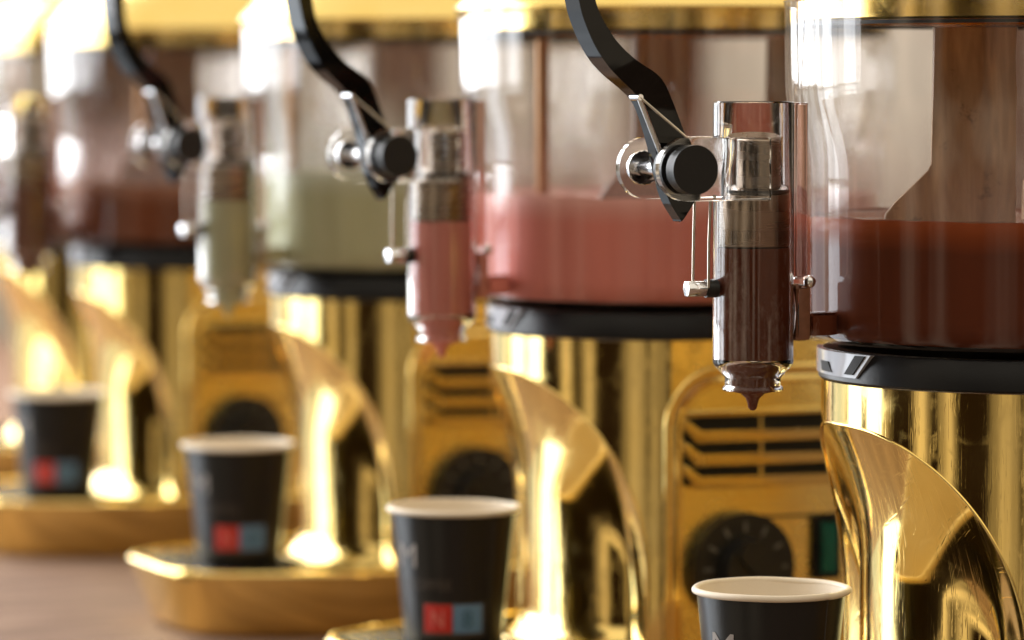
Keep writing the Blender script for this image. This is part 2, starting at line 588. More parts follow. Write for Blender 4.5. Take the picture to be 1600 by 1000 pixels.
def tank_r(z):
    """upright lower wall, a soft step, and a wider upper band"""
    q = max(0.0, min(1.0, (z - 0.272) / 0.038))
    q = q * q * (3 - 2 * q)
    return R_T0 + 0.0008 * (z - 0.2085) / 0.08 + q * (0.1082 - R_T0 - 0.0010) + max(0.0, z - 0.305) * 0.012


ARCH_Z, ARCH_H, ARCH_W = 0.1712, 0.095, 0.077


def arch(y):
    """height of the cut-out's edge; the edge runs flatter round the far side"""
    a = math.degrees(math.asin(max(-1, min(1, y / R_BODY))))
    if a < 0:
        a = max(0.0, -a - 10.0) ** 1.0 * 55.9 / 45.9
    q = min(1.0, a / 55.9)
    return ARCH_Z - ARCH_H * (1 - math.sqrt(max(0.0, 1 - q ** 2.2)))


def r_in(z):
    u = max(0.0, ARCH_Z - z)
    k = 1 - max(0.0, 1 - u / 0.055) ** 1.8
    r = R_BODY - 0.0155 * k
    if z < 0.052:
        r += 0.0085 * ((0.052 - z) / 0.014) ** 2
    return r


def build_body(root):
    XS = 0.042
    th_s = math.acos(XS / R_BODY)                # where the round front meets the flat side
    th_a = math.asin(ARCH_W / R_BODY)
    YS = R_BODY * math.sin(th_s)
    # outer skin of the front with its arched cut-out
    bm = bmesh.new()
    N = 96
    ths = [-th_s + (th_s - th_a) * i / 6 for i in range(6)] + [th_a * math.sin(PI / 2 * (i / (N / 2) - 1)) for i in range(N + 1)] + [th_a + (th_s - th_a) * i / 6 for i in range(1, 7)]
    prev = None
    edge = []
    for i, th in enumerate(ths):
        y = R_BODY * math.sin(th)
        inside = abs(th) <= th_a + 1e-9
        zb = arch(y) if inside else 0.0
        c, s = math.cos(th), math.sin(th)
        col = [bm.verts.new((R_BODY * c, y, zb + (Z_RING0 - zb) * k / 8)) for k in range(9)]
        if inside:
            edge.append((th, zb))
        if prev and not (inside != prev[1]):
            for k in range(8):
                bm.faces.new((prev[0][k], col[k], col[k + 1], prev[0][k + 1]))
        elif prev:
            # full-height column next to the arch foot
            full = prev[0] if not prev[1] else col
            part = col if not prev[1] else prev[0]
            thf = ths[i - 1] if not prev[1] else th
            tha = th if not prev[1] else ths[i - 1]
            ext = [bm.verts.new((R_BODY * math.cos(tha), R_BODY * math.sin(tha), part[0].co.z * k / 4)) for k in range(4)]
            chain = ext + part
            nf = len(full)
            # fan both chains into triangles
            a, b = 0, 0
            while a < len(full) - 1 or b < len(chain) - 1:
                if b == len(chain) - 1 or (a < len(full) - 1 and full[a + 1].co.z <= chain[b + 1].co.z):
                    bm.faces.new((full[a], full[a + 1], chain[b])); a += 1
                else:
                    bm.faces.new((full[a], chain[b + 1], chain[b])); b += 1
        prev = (col, inside)
    body = finish('body', bm, M['gold'], root, 30)
    # the cut edge: a thin bright bead
    line = [(-th_a, Z_TRAY + (ARCH_Z - ARCH_H - Z_TRAY) * k / 6) for k in range(6)] + edge + [(th_a, ARCH_Z - ARCH_H - (ARCH_Z - ARCH_H - Z_TRAY) * k / 6) for k in range(1, 7)]
    finish('cut_edge', tube([((R_BODY - 0.0002) * math.cos(th), (R_BODY - 0.0002) * math.sin(th), z) for th, z in line], 0.00075, 8), M['gold'], body, 60)
    # scooped column behind the cup: flares out to meet the edge all round
    bm = bmesh.new()
    prev = None
    NT, NZ = 110, 70
    for i in range(NT + 1):
        th = th_a * math.sin(PI / 2 * (2 * i / NT - 1))
        za = arch(R_BODY * math.sin(th))
        col = []
        for k in range(NZ + 1):
            z = Z_TRAY + 0.0005 + (za - Z_TRAY - 0.0005) * (1 - (1 - k / NZ) ** 1.3)
            u = max(0.0, za - z)
            v = (th_a - abs(th)) * R_BODY
            kk = 1 - max(0.0, 1 - u / 0.055) ** 1.8
            k2 = 1 - max(0.0, 1 - v / 0.016) ** 2
            r_ = R_BODY - 0.0004 - 0.0160 * kk * k2
            if z < 0.052:
                r_ += 0.0085 * ((0.052 - z) / 0.014) ** 2 * k2
            col.append(bm.verts.new((r_ * math.cos(th), r_ * math.sin(th), z)))
        if prev:
            for k in range(NZ):
                bm.faces.new((prev[k], prev[k + 1], col[k + 1], col[k]))
        prev = col
    finish('column', bm, M['gold_scuffed'], body, 80)
    # flat sides with a sunk panel framed by a bead
    X0, X1, Zb, Zt = -0.125, XS, 0.0, Z_RING0
    px0, px1, pz0, pz1, pr = -0.113, 0.0365, 0.012, 0.1665, 0.022
    rr = (arc(px1 - pr, pz1 - pr, pr, 0, 90, 8) + arc(px0 + pr, pz1 - pr, pr, 90, 180, 8)
          + arc(px0 + 0.006, pz0 + 0.006, 0.006, 180, 270, 4) + arc(px1 - 0.006, pz0 + 0.006, 0.006, 270, 360, 4))
    for s in (1, -1):
        bm = bmesh.new()
        inner, outer, deep = [], [], []
        cx, cz = (px0 + px1) / 2, (pz0 + pz1) / 2
        for x, z in rr:
            dx, dz = x - cx, z - cz
            f = min(((X1 if dx > 0 else X0) - cx) / dx if abs(dx) > 1e-6 else 9, ((Zt if dz > 0 else Zb) - cz) / dz if abs(dz) > 1e-6 else 9)
            inner.append(bm.verts.new((x, s * YS, z)))
            deep.append(bm.verts.new((x, s * (YS - 0.005), z)))
            outer.append(bm.verts.new((cx + dx * f, s * YS, cz + dz * f)))
        corners = {}
        n = len(rr)
        for i in range(n):
            j = (i + 1) % n
            bm.faces.new((inner[i], inner[j], outer[j], outer[i]))
            bm.faces.new((deep[i], deep[j], inner[j], inner[i]))
            a, b = outer[i].co, outer[j].co
            if abs(a.x - b.x) > 1e-6 and abs(a.z - b.z) > 1e-6:       # fill the sheet corner
                c = bm.verts.new((X1 if a.x > cx else X0, s * YS, Zt if a.z > cz else Zb))
                bm.faces.new((outer[i], outer[j], c))
        sw = finish('side_wall', bm, M['gold_panel'], body, 30)
        bm = bmesh.new()
        bm.faces.new([bm.verts.new((x, s * (YS - 0.0048), z)) for x, z in rr])
        panel = finish('side_panel', bm, M['gold_panel'], root, 0)
        ro = (arc(0.0455 - 0.030, 0.1765 - 0.030, 0.030, 0, 90, 8) + arc(px0 - 0.008 + 0.030, 0.1765 - 0.030, 0.030, 90, 180, 8)
              + arc(px0 - 0.008 + 0.006, 0.004 + 0.006, 0.006, 180, 270, 4) + arc(0.0455 - 0.006, 0.004 + 0.006, 0.006, 270, 360, 4))
        bm = bmesh.new()
        loops = []
        for q, yy in ((0.0, 0.062), (0.0, YS - 0.0006), (0.06, YS + 0.0008), (0.18, YS + 0.0010), (0.45, YS + 0.0010), (0.52, YS + 0.0004), (0.60, YS + 0.0004),
                      (0.67, YS + 0.0010), (0.90, YS + 0.0010), (0.98, YS + 0.0008), (1.0, YS - 0.0006), (1.0, YS - 0.0046)):
            loops.append([bm.verts.new((a_[0] + (b_[0] - a_[0]) * q, s * yy, a_[1] + (b_[1] - a_[1]) * q)) for a_, b_ in zip(ro, rr)])
        for A, B in zip(loops[:-1], loops[1:]):
            for k in range(len(rr)):
                bm.faces.new((A[k], A[(k + 1) % len(rr)], B[(k + 1) % len(rr)], B[k]))
        finish('panel_moulding', bm, M['gold'], panel, 60)
        if s == 1:
            build_controls(panel, YS - 0.0048)
    bk = bmesh.new()
    v = [bk.verts.new(p) for p in ((X0, YS, 0), (X0, -YS, 0), (X0, -YS, Zt), (X0, YS, Zt))]
    bk.faces.new(v)
    finish('back_wall', bk, M['gold_panel'], body, 0)
    tp = bmesh.new()
    pts = [(X0, -YS), (X0, YS)] + [(R_BODY * math.cos(th), R_BODY * math.sin(th)) for th in [th_s - 2 * th_s * i / 40 for i in range(41)]]
    tp.faces.new([tp.verts.new((x, y, Z_RING0 - 0.0006)) for x, y in pts])
    finish('body_top', tp, M['gold_panel'], body, 0)
    return body


def build_controls(panel, y):
    # vent: dark openings between bent gold louvres
    finish('vent_opening', box(-0.098, 0.0335, y + 0.0002, y + 0.0012, 0.1185, 0.1535), M['slot'], panel, 0)
    for k, zc in enumerate((0.1530, 0.1415, 0.1303, 0.1195)):
        h = 0.0026 if k else 0.0015
        if k == 0:
            pts = [(0.036, zc + h), (0.036, zc - h), (-0.10, zc - h), (-0.10, zc + h)]
        else:
            pts = [(0.0360, zc + 0.0105), (0.0360, zc + 0.0062), (0.0285, zc - h), (-0.10, zc - h), (-0.10, zc + h), (0.0265, zc + h), (0.0315, zc + 0.0078)]
        finish('slat', extrude_xz(pts, y + 0.0014, y + 0.0052, 0.0007), M['gold_panel'], panel, 40)
    finish('vent_rib', box(-0.0082, -0.0064, y + 0.0013, y + 0.0019, 0.1187, 0.153, 0.0002), M['gold_panel'], panel, 40)
    finish('seam', box(-0.112, 0.002, y + 0.0002, y + 0.0007, 0.1010, 0.1022), M['slot'], panel, 0)
    # thermostat dial
    cx, cz = 0.0045, 0.0785
    dial = finish('dial', cyl_y(cx, cz, 0.0265, y + 0.0004, y + 0.009, 56, 0.0015), M['knob'], panel, 40)
    finish('grip', cyl_y(cx, cz, 0.0145, y + 0.009, y + 0.020, 40, 0.0015), M['knob'], dial, 40)
    bm = bmesh.new()
    add_box(bm, -0.0130, 0.0130, y + 0.020, y + 0.0222, -0.0024, 0.0024)
    g = finish('pointer', bm, M['knob'], dial, 0)
    g.location = (cx, 0, cz); g.rotation_euler = (0, R(-50), 0)
    for k in range(9):
        a = R(-30 + k * 30)
        bm = add_box(bmesh.new(), -0.0008, 0.0008, 0, 0.0003, -0.0024, 0.0024)
        t_ = finish('dial_mark', bm, M['mark'], dial, 0)
        t_.location = (cx + 0.0198 * math.cos(a), y + 0.0091, cz + 0.0198 * math.sin(a))
        t_.rotation_euler = (0, PI / 2 - a, 0)
    # lit rocker switch
    swx, swz = -0.0425, 0.0860
    sw = finish('switch', box(swx - 0.0075, swx + 0.0075, y + 0.0003, y + 0.0035, swz - 0.0155, swz + 0.0155, 0.001), M['black'], panel, 40)
    finish('switch_lens', box(swx - 0.0045, swx + 0.0040, y + 0.003, y + 0.0052, swz - 0.0125, swz + 0.0125, 0.0008), M['green'], sw, 40)


def build_ring(root):
    prof = [(0.086, 0.1885), (0.0936, 0.1885), (0.0942, 0.1893), (0.0930, 0.2003), (0.0922, 0.2012), (0.086, 0.2012)]
    ring = finish('collar', lathe(prof, 128, closed=True), M['black'], root, 40)
    # bayonet latch at the front: pale V-shaped catch with dark pockets either side
    def patch(th0, th1, z0, z1, sh, r0, r1, mat, nm):
        bm = bmesh.new()
        n = 6
        lo_i = [bm.verts.new((r0 * math.cos(th0 + (th1 - th0) * i / n), r0 * math.sin(th0 + (th1 - th0) * i / n), z0)) for i in range(n + 1)]
        lo_o = [bm.verts.new((r1 * math.cos(th0 + (th1 - th0) * i / n), r1 * math.sin(th0 + (th1 - th0) * i / n), z0)) for i in range(n + 1)]
        hi_i = [bm.verts.new((r0 * math.cos(th0 + sh[0] + (th1 + sh[1] - th0 - sh[0]) * i / n), r0 * math.sin(th0 + sh[0] + (th1 + sh[1] - th0 - sh[0]) * i / n), z1)) for i in range(n + 1)]
        hi_o = [bm.verts.new((r1 * math.cos(th0 + sh[0] + (th1 + sh[1] - th0 - sh[0]) * i / n), r1 * math.sin(th0 + sh[0] + (th1 + sh[1] - th0 - sh[0]) * i / n), z1)) for i in range(n + 1)]
        for i in range(n):
            bm.faces.new((lo_o[i], lo_o[i + 1], hi_o[i + 1], hi_o[i]))
            bm.faces.new((lo_i[i], lo_i[i + 1], lo_o[i + 1], lo_o[i]))
            bm.faces.new((hi_i[i], hi_i[i + 1], hi_o[i + 1], hi_o[i]))
        bm.faces.new((lo_i[0], lo_o[0], hi_o[0], hi_i[0])); bm.faces.new((lo_i[n], lo_o[n], hi_o[n], hi_i[n]))
        finish(nm, bm, mat, ring, 30)
    patch(R(-34), R(6), 0.1912, 0.2010, (0, R(6)), 0.0925, 0.0950, M['latch'], 'latch')
    patch(R(-14), R(-6), 0.1925, 0.1965, (R(-1), R(-3)), 0.0945, 0.0954, M['slot'], 'latch_pocket')
    patch(R(1), R(5), 0.1925, 0.2005, (R(5), R(5)), 0.0945, 0.0954, M['slot'], 'latch_pocket')
    return ring


M['latch'] = principled('grey latch plastic', (0.42, 0.43, 0.47), 0.12, spec=0.7)


def build_tank(root, mat):
    prof = [(0.075, 0.2018)]
    prof += [(R_T0 - 0.0065 + 0.0065 * math.sin(a), 0.2085 - 0.0065 * math.cos(a)) for a in [PI / 2 * i / 6 for i in range(7)]]
    prof += [(tank_r(0.2085 + (Z_RIM - 0.2085) * k / 30), 0.2085 + (Z_RIM - 0.2085) * k / 30) for k in range(1, 31)]
    prof += [(R_T1 + 0.0004, Z_RIM + 0.0008), (R_T1 - 0.0012, Z_RIM + 0.0012), (R_T1 - 0.0028, Z_RIM + 0.0002)]
    prof += [(tank_r(0.2085 + (Z_RIM - 0.2085) * k / 30) - 0.003, 0.2085 + (Z_RIM - 0.2085) * k / 30) for k in range(29, -1, -1)]
    prof += [(R_T0 - 0.006, 0.2052), (0.075, 0.2045)]
    return finish('tank', lathe(prof, 160), mat, root, 40)


def build_drink(root, mat, z_liq):
    prof = [(0, 0.2060), (R_T0 - 0.0075, 0.2062), (R_T0 - 0.0040, 0.2100)]
    for k in range(1, 9):
        z = 0.2100 + (z_liq - 0.2100) * k / 8
        prof.append((tank_r(z) - 0.0036, z))
    re = prof[-1][0]
    prof += [(re - 0.0006, z_liq + 0.0006), (re - 0.0016, z_liq - 0.0002), (re - 0.004, z_liq - 0.0012), (0.06, z_liq - 0.0014), (0, z_liq - 0.0014)]
    bm = lathe(prof, 128)
    for v in bm.verts:
        if v.co.z > z_liq - 0.003 and v.co.xy.length > 0.02:
            a = math.atan2(v.co.y, v.co.x)
            v.co.z += 0.00035 * math.sin(5 * a + 1.0) + 0.0003 * math.sin(11 * a + 2.0) + 0.00025 * math.sin(23 * a)
    return finish('drink', bm, mat, root, 50)


def build_lid(root):
    prof = [(0.100, Z_LID), (0.1035, Z_LID), (0.1045, Z_LID + 0.001), (0.1048, Z_RIM - 0.001), (0.1050, Z_RIM + 0.0022), (0.1100, Z_RIM + 0.0024), (0.1108, Z_RIM + 0.0034),
            (0.1104, Z_RIM + 0.0048), (0.1070, Z_RIM + 0.0085), (0.1020, Z_RIM + 0.0150), (0.0955, Z_RIM + 0.0225), (0.0870, Z_RIM + 0.0290), (0.0720, Z_RIM + 0.0345),
            (0.0480, Z_RIM + 0.0385), (0.0200, Z_RIM + 0.0400), (0, Z_RIM + 0.0402)]
    lid = finish('lid', lathe(prof, 128), M['gold_lid'], root, 40)
    g = finish('gasket', lathe([(0.099, Z_LID - 0.0016), (0.1046, Z_LID - 0.0016), (0.1048, Z_LID - 0.0002), (0.099, Z_LID - 0.0002)], 128, closed=True), M['gasket'], lid, 40)
    return lid


def paddle_mat(name, col, col2):
    m, t, b = new_mat(name)
    tcn = t.nodes.new('ShaderNodeTexCoord')
    mpn = t.nodes.new('ShaderNodeMapping'); mpn.inputs['Scale'].default_value = (1, 1, 0.12)
    t.links.new(tcn.outputs['Object'], mpn.inputs['Vector'])
    n = t.nodes.new('ShaderNodeTexNoise'); n.inputs['Scale'].default_value = 150; n.inputs['Detail'].default_value = 6; n.inputs['Distortion'].default_value = 0.6
    t.links.new(mpn.outputs['Vector'], n.inputs['Vector'])
    n2 = t.nodes.new('ShaderNodeTexNoise'); n2.inputs['Scale'].default_value = 45; n2.inputs['Detail'].default_value = 7; n2.inputs['Roughness'].default_value = 0.7
    t.links.new(tcn.outputs['Object'], n2.inputs['Vector'])
    r = t.nodes.new('ShaderNodeMapRange'); r.inputs[1].default_value = 0.30; r.inputs[2].default_value = 0.70
    t.links.new(n.outputs['Fac'], r.inputs[0])
    r2 = t.nodes.new('ShaderNodeMapRange'); r2.inputs[1].default_value = 0.57; r2.inputs[2].default_value = 0.66; r2.inputs[4].default_value = 0.8
    t.links.new(n2.outputs['Fac'], r2.inputs[0])
    mx = t.nodes.new('ShaderNodeMix'); mx.data_type = 'RGBA'
    mx.inputs[6].default_value = (*col, 1); mx.inputs[7].default_value = (*col2, 1)
    t.links.new(r.outputs[0], mx.inputs[0])
    mx2 = t.nodes.new('ShaderNodeMix'); mx2.data_type = 'RGBA'
    mx2.inputs[7].default_value = (*[c * 0.35 for c in col], 1)
    t.links.new(r2.outputs[0], mx2.inputs[0]); t.links.new(mx.outputs[2], mx2.inputs[6])
    t.links.new(mx2.outputs[2], b.inputs['Base Color'])
    b.inputs['Roughness'].default_value = 0.42
    bp = t.nodes.new('ShaderNodeBump'); bp.inputs['Strength'].default_value = 0.5; bp.inputs['Distance'].default_value = 0.0008
    t.links.new(n2.outputs['Fac'], bp.inputs['Height']); t.links.new(bp.outputs['Normal'], b.inputs['Normal'])
    return m


def build_agitator(root, mat, rot, rod_mat, seed):
    rnd = random.Random(seed)
    ag = finish('agitator', lathe([(0, 0.2066), (0.09, 0.2066), (0.09, 0.2105), (0.012, 0.2135), (0.010, 0.2700), (0.004, 0.2740), (0, 0.2745)], 48), mat, root, 40)
    ag.rotation_euler = (0, 0, -ROT + rot)

    def paddle(u, v, wid, yaw, flare):
        h = wid / 2
        left = [(-h, 0.3330), (-h, 0.2770), (-h - 0.0012, 0.2745), (-h - flare * 0.75, 0.2620), (-h - flare * 0.95, 0.2575), (-h - flare, 0.2530), (-h - flare, 0.2085)]
        right = [(h + 0.004, 0.2085), (h + 0.003, 0.2500)]
        for k in range(14):
            z = 0.2520 + 0.081 * k / 13
            right.append((h + rnd.uniform(-0.0007, 0.0009), z))
        p = finish('paddle', extrude_xz(left + right, -0.0016, 0.0016, 0.0006), mat, ag, 40)
        p.location = (u, -v, 0)
        p.rotation_euler = (0, 0, yaw)
    paddle(-0.034, 0.030, 0.0335, 0.0, 0.020)
    paddle(0.014, 0.062, 0.020, R(20), 0.008)
    finish('stirring_rod', lathe([(0, 0.2086), (0.0034, 0.2090), (0.0034, 0.3325), (0, 0.333)], 16, cx=-0.0276, cy=0.075), rod_mat, ag, 40)
    return ag


TX, TR = 0.1357, 0.0163              # tap tube axis and radius
PX, PZ = 0.1745, 0.2764              # lever pivot


def build_tap(root, drink, outlet, lever_tilt):
    tz = 0.303
    prof = [(0.0095, 0.1870), (0.0120, 0.1870), (0.0123, 0.1876), (0.0121, 0.1884), (0.0113, 0.1892), (0.0113, 0.1922), (0.0160, 0.1975), (0.0163, 0.1988),
            (TR, tz - 0.0006), (TR - 0.0006, tz), (0.0154, tz), (0.0150, tz - 0.0006), (0.0150, 0.1998), (0.0100, 0.1945)]
    tap = finish('tap', lathe(prof, 144, cx=TX, closed=True), M['tap'], root, 40)
    # web joining tube and tank
    finish('tap_web', box(TX - TR - 0.0062, TX - TR - 0.0004, -0.0042, 0.0042, 0.2315, tz - 0.0004, 0.0008), M['web'], tap, 40)
    # outlet channel filled with drink
    finish('outlet', box(TX - TR - 0.0068, TX - TR + 0.0004, -0.0062, 0.0062, 0.2068, 0.2295, 0.0016), outlet, tap, 50)
    finish('outlet_neck', box(0.1000, TX - TR - 0.0070, -0.0050, 0.0050, 0.2085, 0.2180, 0.0012), drink, tap, 50)
    bm = bmesh.new()
    bmesh.ops.create_uvsphere(bm, u_segments=16, v_segments=10, radius=0.0026)
    finish('outlet_plug', bm, M['steel'], tap, 60, (0.1125, 0.0045, 0.2305))
    # drink standing in the bore and the drop at the spout
    prof = [(0, 0.1788), (0.0010, 0.1790), (0.0018, 0.1800), (0.0021, 0.1818), (0.0028, 0.1838), (0.0050, 0.1858), (0.0088, 0.1866), (0.0092, 0.1880), (0.0092, 0.1946),
            (0.0147, 0.2002), (0.0147, 0.2445), (0, 0.2447)]
    finish('drink_in_tap', lathe(prof, 48, cx=TX), drink, tap, 50)
    # piston
    prof = [(0, 0.2450), (0.0142, 0.2450), (0.0146, 0.2456), (0.0146, 0.2655), (0.0140, 0.2662), (0.0140, 0.2676), (0.0112, 0.2680), (0.0112, 0.2868), (0.0104, 0.2876), (0, 0.2877)]
    ps = finish('piston', lathe(prof, 56, cx=TX), M['piston'], tap, 35)
    finish('piston_seal', lathe([(0.0138, 0.2664), (0.0147, 0.2664), (0.0147, 0.2676), (0.0138, 0.2676)], 48, cx=TX, closed=True), M['gasket'], tap, 40)
    # two clear lugs carrying the pivot
    for s in (1, -1):
        pts = arc(PX, PZ, 0.0125, -90, 90, 44) + [(TX + 0.002, PZ + 0.0125), (TX + 0.002, PZ - 0.0125)]
        y0, y1 = s * (TR + 0.0005), s * (TR + 0.0042)
        finish('lug', extrude_xz(pts, min(y0, y1), max(y0, y1), 0.0010), M['tap'], tap, 40)
    pin = finish('pivot_pin', cyl_y(PX, PZ, 0.0034, -0.0225, 0.0205, 32, 0.0005), M['steel'], tap, 40)
    finish('pin_cap', cyl_y(PX, PZ, 0.0097, 0.0208, 0.0275, 44, 0.0011), M['knob'], tap, 40)
    finish('pin_collar', cyl_y(PX, PZ, 0.0102, 0.0098, 0.0160, 44, 0.0005), M['black'], tap, 40)
    finish('pin_washer', cyl_y(PX, PZ, 0.0070, -0.0240, -0.0215, 36, 0.0005), M['steel'], tap, 40)
    # lever traced in its own plane
    def half(py):                       # broad grip, thin blade at the pivot
        q = max(0.0, min(1.0, (py - 95.0) / 85.0))
        q = q * q * (3 - 2 * q)
        return 0.0068 - 0.0030 * q
    right = [(905, -190), (918, -185), (925, -160), (926, -100), (924, -45), (930, 0), (942, 31), (965, 66), (993, 93), (1024, 114), (1038, 130), (1049, 154), (1061, 185), (1072, 215), (1088, 262), (1089, 300), (1085, 315)]
    left = [(1067, 344), (1062, 341), (1044, 310), (1030, 262), (1022, 224), (1007, 175), (997, 153), (986, 140), (954, 108), (930, 73), (912, 31), (904, 0), (896, -45), (893, -100), (893, -160), (897, -185)]
    pts = [(*side_pt(x, y, half(y), AX1), half(y)) for x, y in right + left]
    # smooth the outline with Catmull-Rom
    sm = []
    n = len(pts)
    tipi = {len(right), len(right) + 1}
    for i in range(n):
        p0, p1, p2, p3 = (Vector(pts[(i + k - 1) % n]) for k in range(4))
        for q in range(7):
            t_ = q / 7
            sm.append(tuple(0.5 * ((2 * p1) + (p2 - p0) * t_ + (2 * p0 - 5 * p1 + 4 * p2 - p3) * t_ ** 2 + (3 * p1 - p0 - 3 * p2 + p3) * t_ ** 3)))
    bm = bmesh.new()
    A_ = [bm.verts.new((x - PX, -h_, z - PZ)) for x, z, h_ in sm]
    B_ = [bm.verts.new((x - PX, h_, z - PZ)) for x, z, h_ in sm]
    fa = bm.faces.new(A_); fb = bm.faces.new(B_[::-1])
    for k in range(len(sm)):
        k1 = (k + 1) % len(sm)
        bm.faces.new((A_[k], B_[k], B_[k1], A_[k1]))
    caps = list(fa.edges) + list(fb.edges)
    bmesh.ops.bevel(bm, geom=caps, offset=0.0014, segments=3, affect='EDGES', profile=0.5)
    bmesh.ops.triangulate(bm, faces=[f_ for f_ in bm.faces if len(f_.verts) > 4])
    lever = finish('lever', bm, M['lever'], tap, 50, (PX, 0, PZ))
    lever.rotation_euler = (0, lever_tilt, 0)
    # wire clip on the lever: cross bar, bright front bar and the fine side wire
    a = side_pt(997, 152, 0.010, AX1)
    b = side_pt(1070, 214, 0.016, AX1)
    c = side_pt(1034, 246, 0.010, AX1)
    rel = lambda p, y: (p[0] - PX, y, p[1] - PZ)
    cl = finish('clip_bar', tube([rel(a, 0.0105), rel(c, 0.0105)], 0.00105, 12), M['steel'], tap, 60, (PX, 0, PZ))
    finish('clip_cross', tube([rel(a, 0.004), rel(a, 0.0122)], 0.00125, 12), M['steel'], tap, 60, (PX, 0, PZ))
    finish('clip_wire', tube([rel(a, 0.0118), rel(b, 0.0170)], 0.00048, 8), M['wire'], tap, 60, (PX, 0, PZ))
    for o in tap.children:
        if o.name.startswith('clip'):
            o.rotation_euler = (0, lever_tilt, 0)
    # return spring wires and the cross bolt low on the tube
    for s in (1, -1):
        finish('spring_wire', tube([(0.1590, s * 0.0072, 0.2290), (0.1588, s * 0.0070, 0.2480), (0.1582, s * 0.0074, 0.2660)], 0.00062, 8), M['wire'], tap, 60)
    bm = bmesh.new()
    for x0, x1, r_, sg in ((0.1570, 0.1655, 0.0036, 6),):
        A = [bm.verts.new((x0, r_ * math.cos(2 * PI * k / sg), 0.2284 + r_ * math.sin(2 * PI * k / sg))) for k in range(sg)]
        B = [bm.verts.new((x1, v.co.y, v.co.z)) for v in A]
        bm.faces.new(A); bm.faces.new(B[::-1])
        for k in range(sg):
            bm.faces.new((A[k], A[(k + 1) % sg], B[(k + 1) % sg], B[k]))
    bmesh.ops.bevel(bm, geom=bm.edges[:], offset=0.0006, segments=2, affect='EDGES', profile=0.5)
    finish('bolt', bm, M['steel'], tap, 35)
    bm = tube([(TX + TR + 0.0002, 0, 0.2284), (0.1569, 0, 0.2284)], 0.0037, 20)
    finish('bolt_boss', bm, M['knob'], tap, 40)
    return tap


def build_tray(root):
    oct_ = [(0.175, -0.055), (0.175, 0.055), (0.085, 0.093), (-0.14, 0.093), (-0.14, -0.093), (0.085, -0.093)]

    def inset(pts, d):
        out = []
        n = len(pts)
        for i in range(n):
            p0, p1, p2 = Vector(pts[i - 1]), Vector(pts[i]), Vector(pts[(i + 1) % n])
            e1, e2 = (p1 - p0).normalized(), (p2 - p1).normalized()
            n1, n2 = Vector((-e1.y, e1.x)), Vector((-e2.y, e2.x))
            bis = (n1 + n2).normalized()
            out.append(tuple(p1 + bis * (d / max(0.3, bis.dot(n1)))))
        return out

    def rounded(pts, r, k=6):
        out = []
        n = len(pts)
        for i in range(n):
            p0, p1, p2 = Vector(pts[i - 1]), Vector(pts[i]), Vector(pts[(i + 1) % n])
            a = p1 + (p0 - p1).normalized() * r
            b = p1 + (p2 - p1).normalized() * r
            for q in range(k + 1):
                t_ = q / k
                out.append(tuple(a * (1 - t_) ** 2 + p1 * 2 * t_ * (1 - t_) + b * t_ ** 2))
        return out
    O = rounded(oct_, 0.032)
    levels = [(0.0150, 0.0008), (0.0128, 0.0014), (0.0116, 0.0030), (0.0113, 0.0038), (0.0012, 0.0338), (0.0009, 0.0346), (0.0, 0.0358), (0.0, 0.0370), (0.0008, 0.0383), (0.0028, 0.0390), (0.0048, 0.0383), (0.0052, 0.0340)]
    bm = bmesh.new()
    rings = []
    for d, z in levels:
        Q = rounded(inset(oct_, d), 0.032)
        rings.append([bm.verts.new((x, y, z)) for x, y in Q])
    n = len(O)
    for A, B in zip(rings[:-1], rings[1:]):
        for i in range(n):
            bm.faces.new((A[i], A[(i + 1) % n], B[(i + 1) % n], B[i]))
    bm.faces.new(rings[0][::-1])
    bm.faces.new(rings[-1])
    tray = finish('drip_tray', bm, M['gold'], root, 40)
    # black slotted grille in the tray, one bar per object
    Q = inset(oct_, 0.0058)
    bm = bmesh.new()
    n2 = len(Q)
    A = [bm.verts.new((x, y, 0.0342)) for x, y in Q]
    bm.faces.new(A)
    finish('tray_floor', bm, M['slot'], tray, 0)
    k = 0
    x = 0.100
    while x < 0.168:
        hw = 0.0855 - max(0.0, x - 0.083) * (0.038 / 0.090)
        hw -= 0.0035
        finish('grille_bar', box(x - 0.0019, x + 0.0019, -hw, hw, 0.0345, 0.0379, 0.0008), M['grille'], tray, 40)
        x += 0.0068
    for y in (-0.040, 0.0, 0.040):
        finish('grille_rail', box(0.097, 0.169, y - 0.0020, y + 0.0020, 0.0343, 0.0370), M['grille'], tray, 0)
    for s in (1, -1):
        finish('grille_side', box(-0.05, 0.0965, s * 0.0835 - 0.0022, s * 0.0835 + 0.0022, 0.0345, 0.0379, 0.0006), M['grille'], tray, 40)
    finish('tray_plate', lathe([(0.0865, 0.0345), (0.0865, 0.0384), (0.0905, 0.0386), (0.0912, 0.0380), (0.0912, 0.0345)], 48, -1.05, 1.05), M['gold'], tray, 40)
    return tray


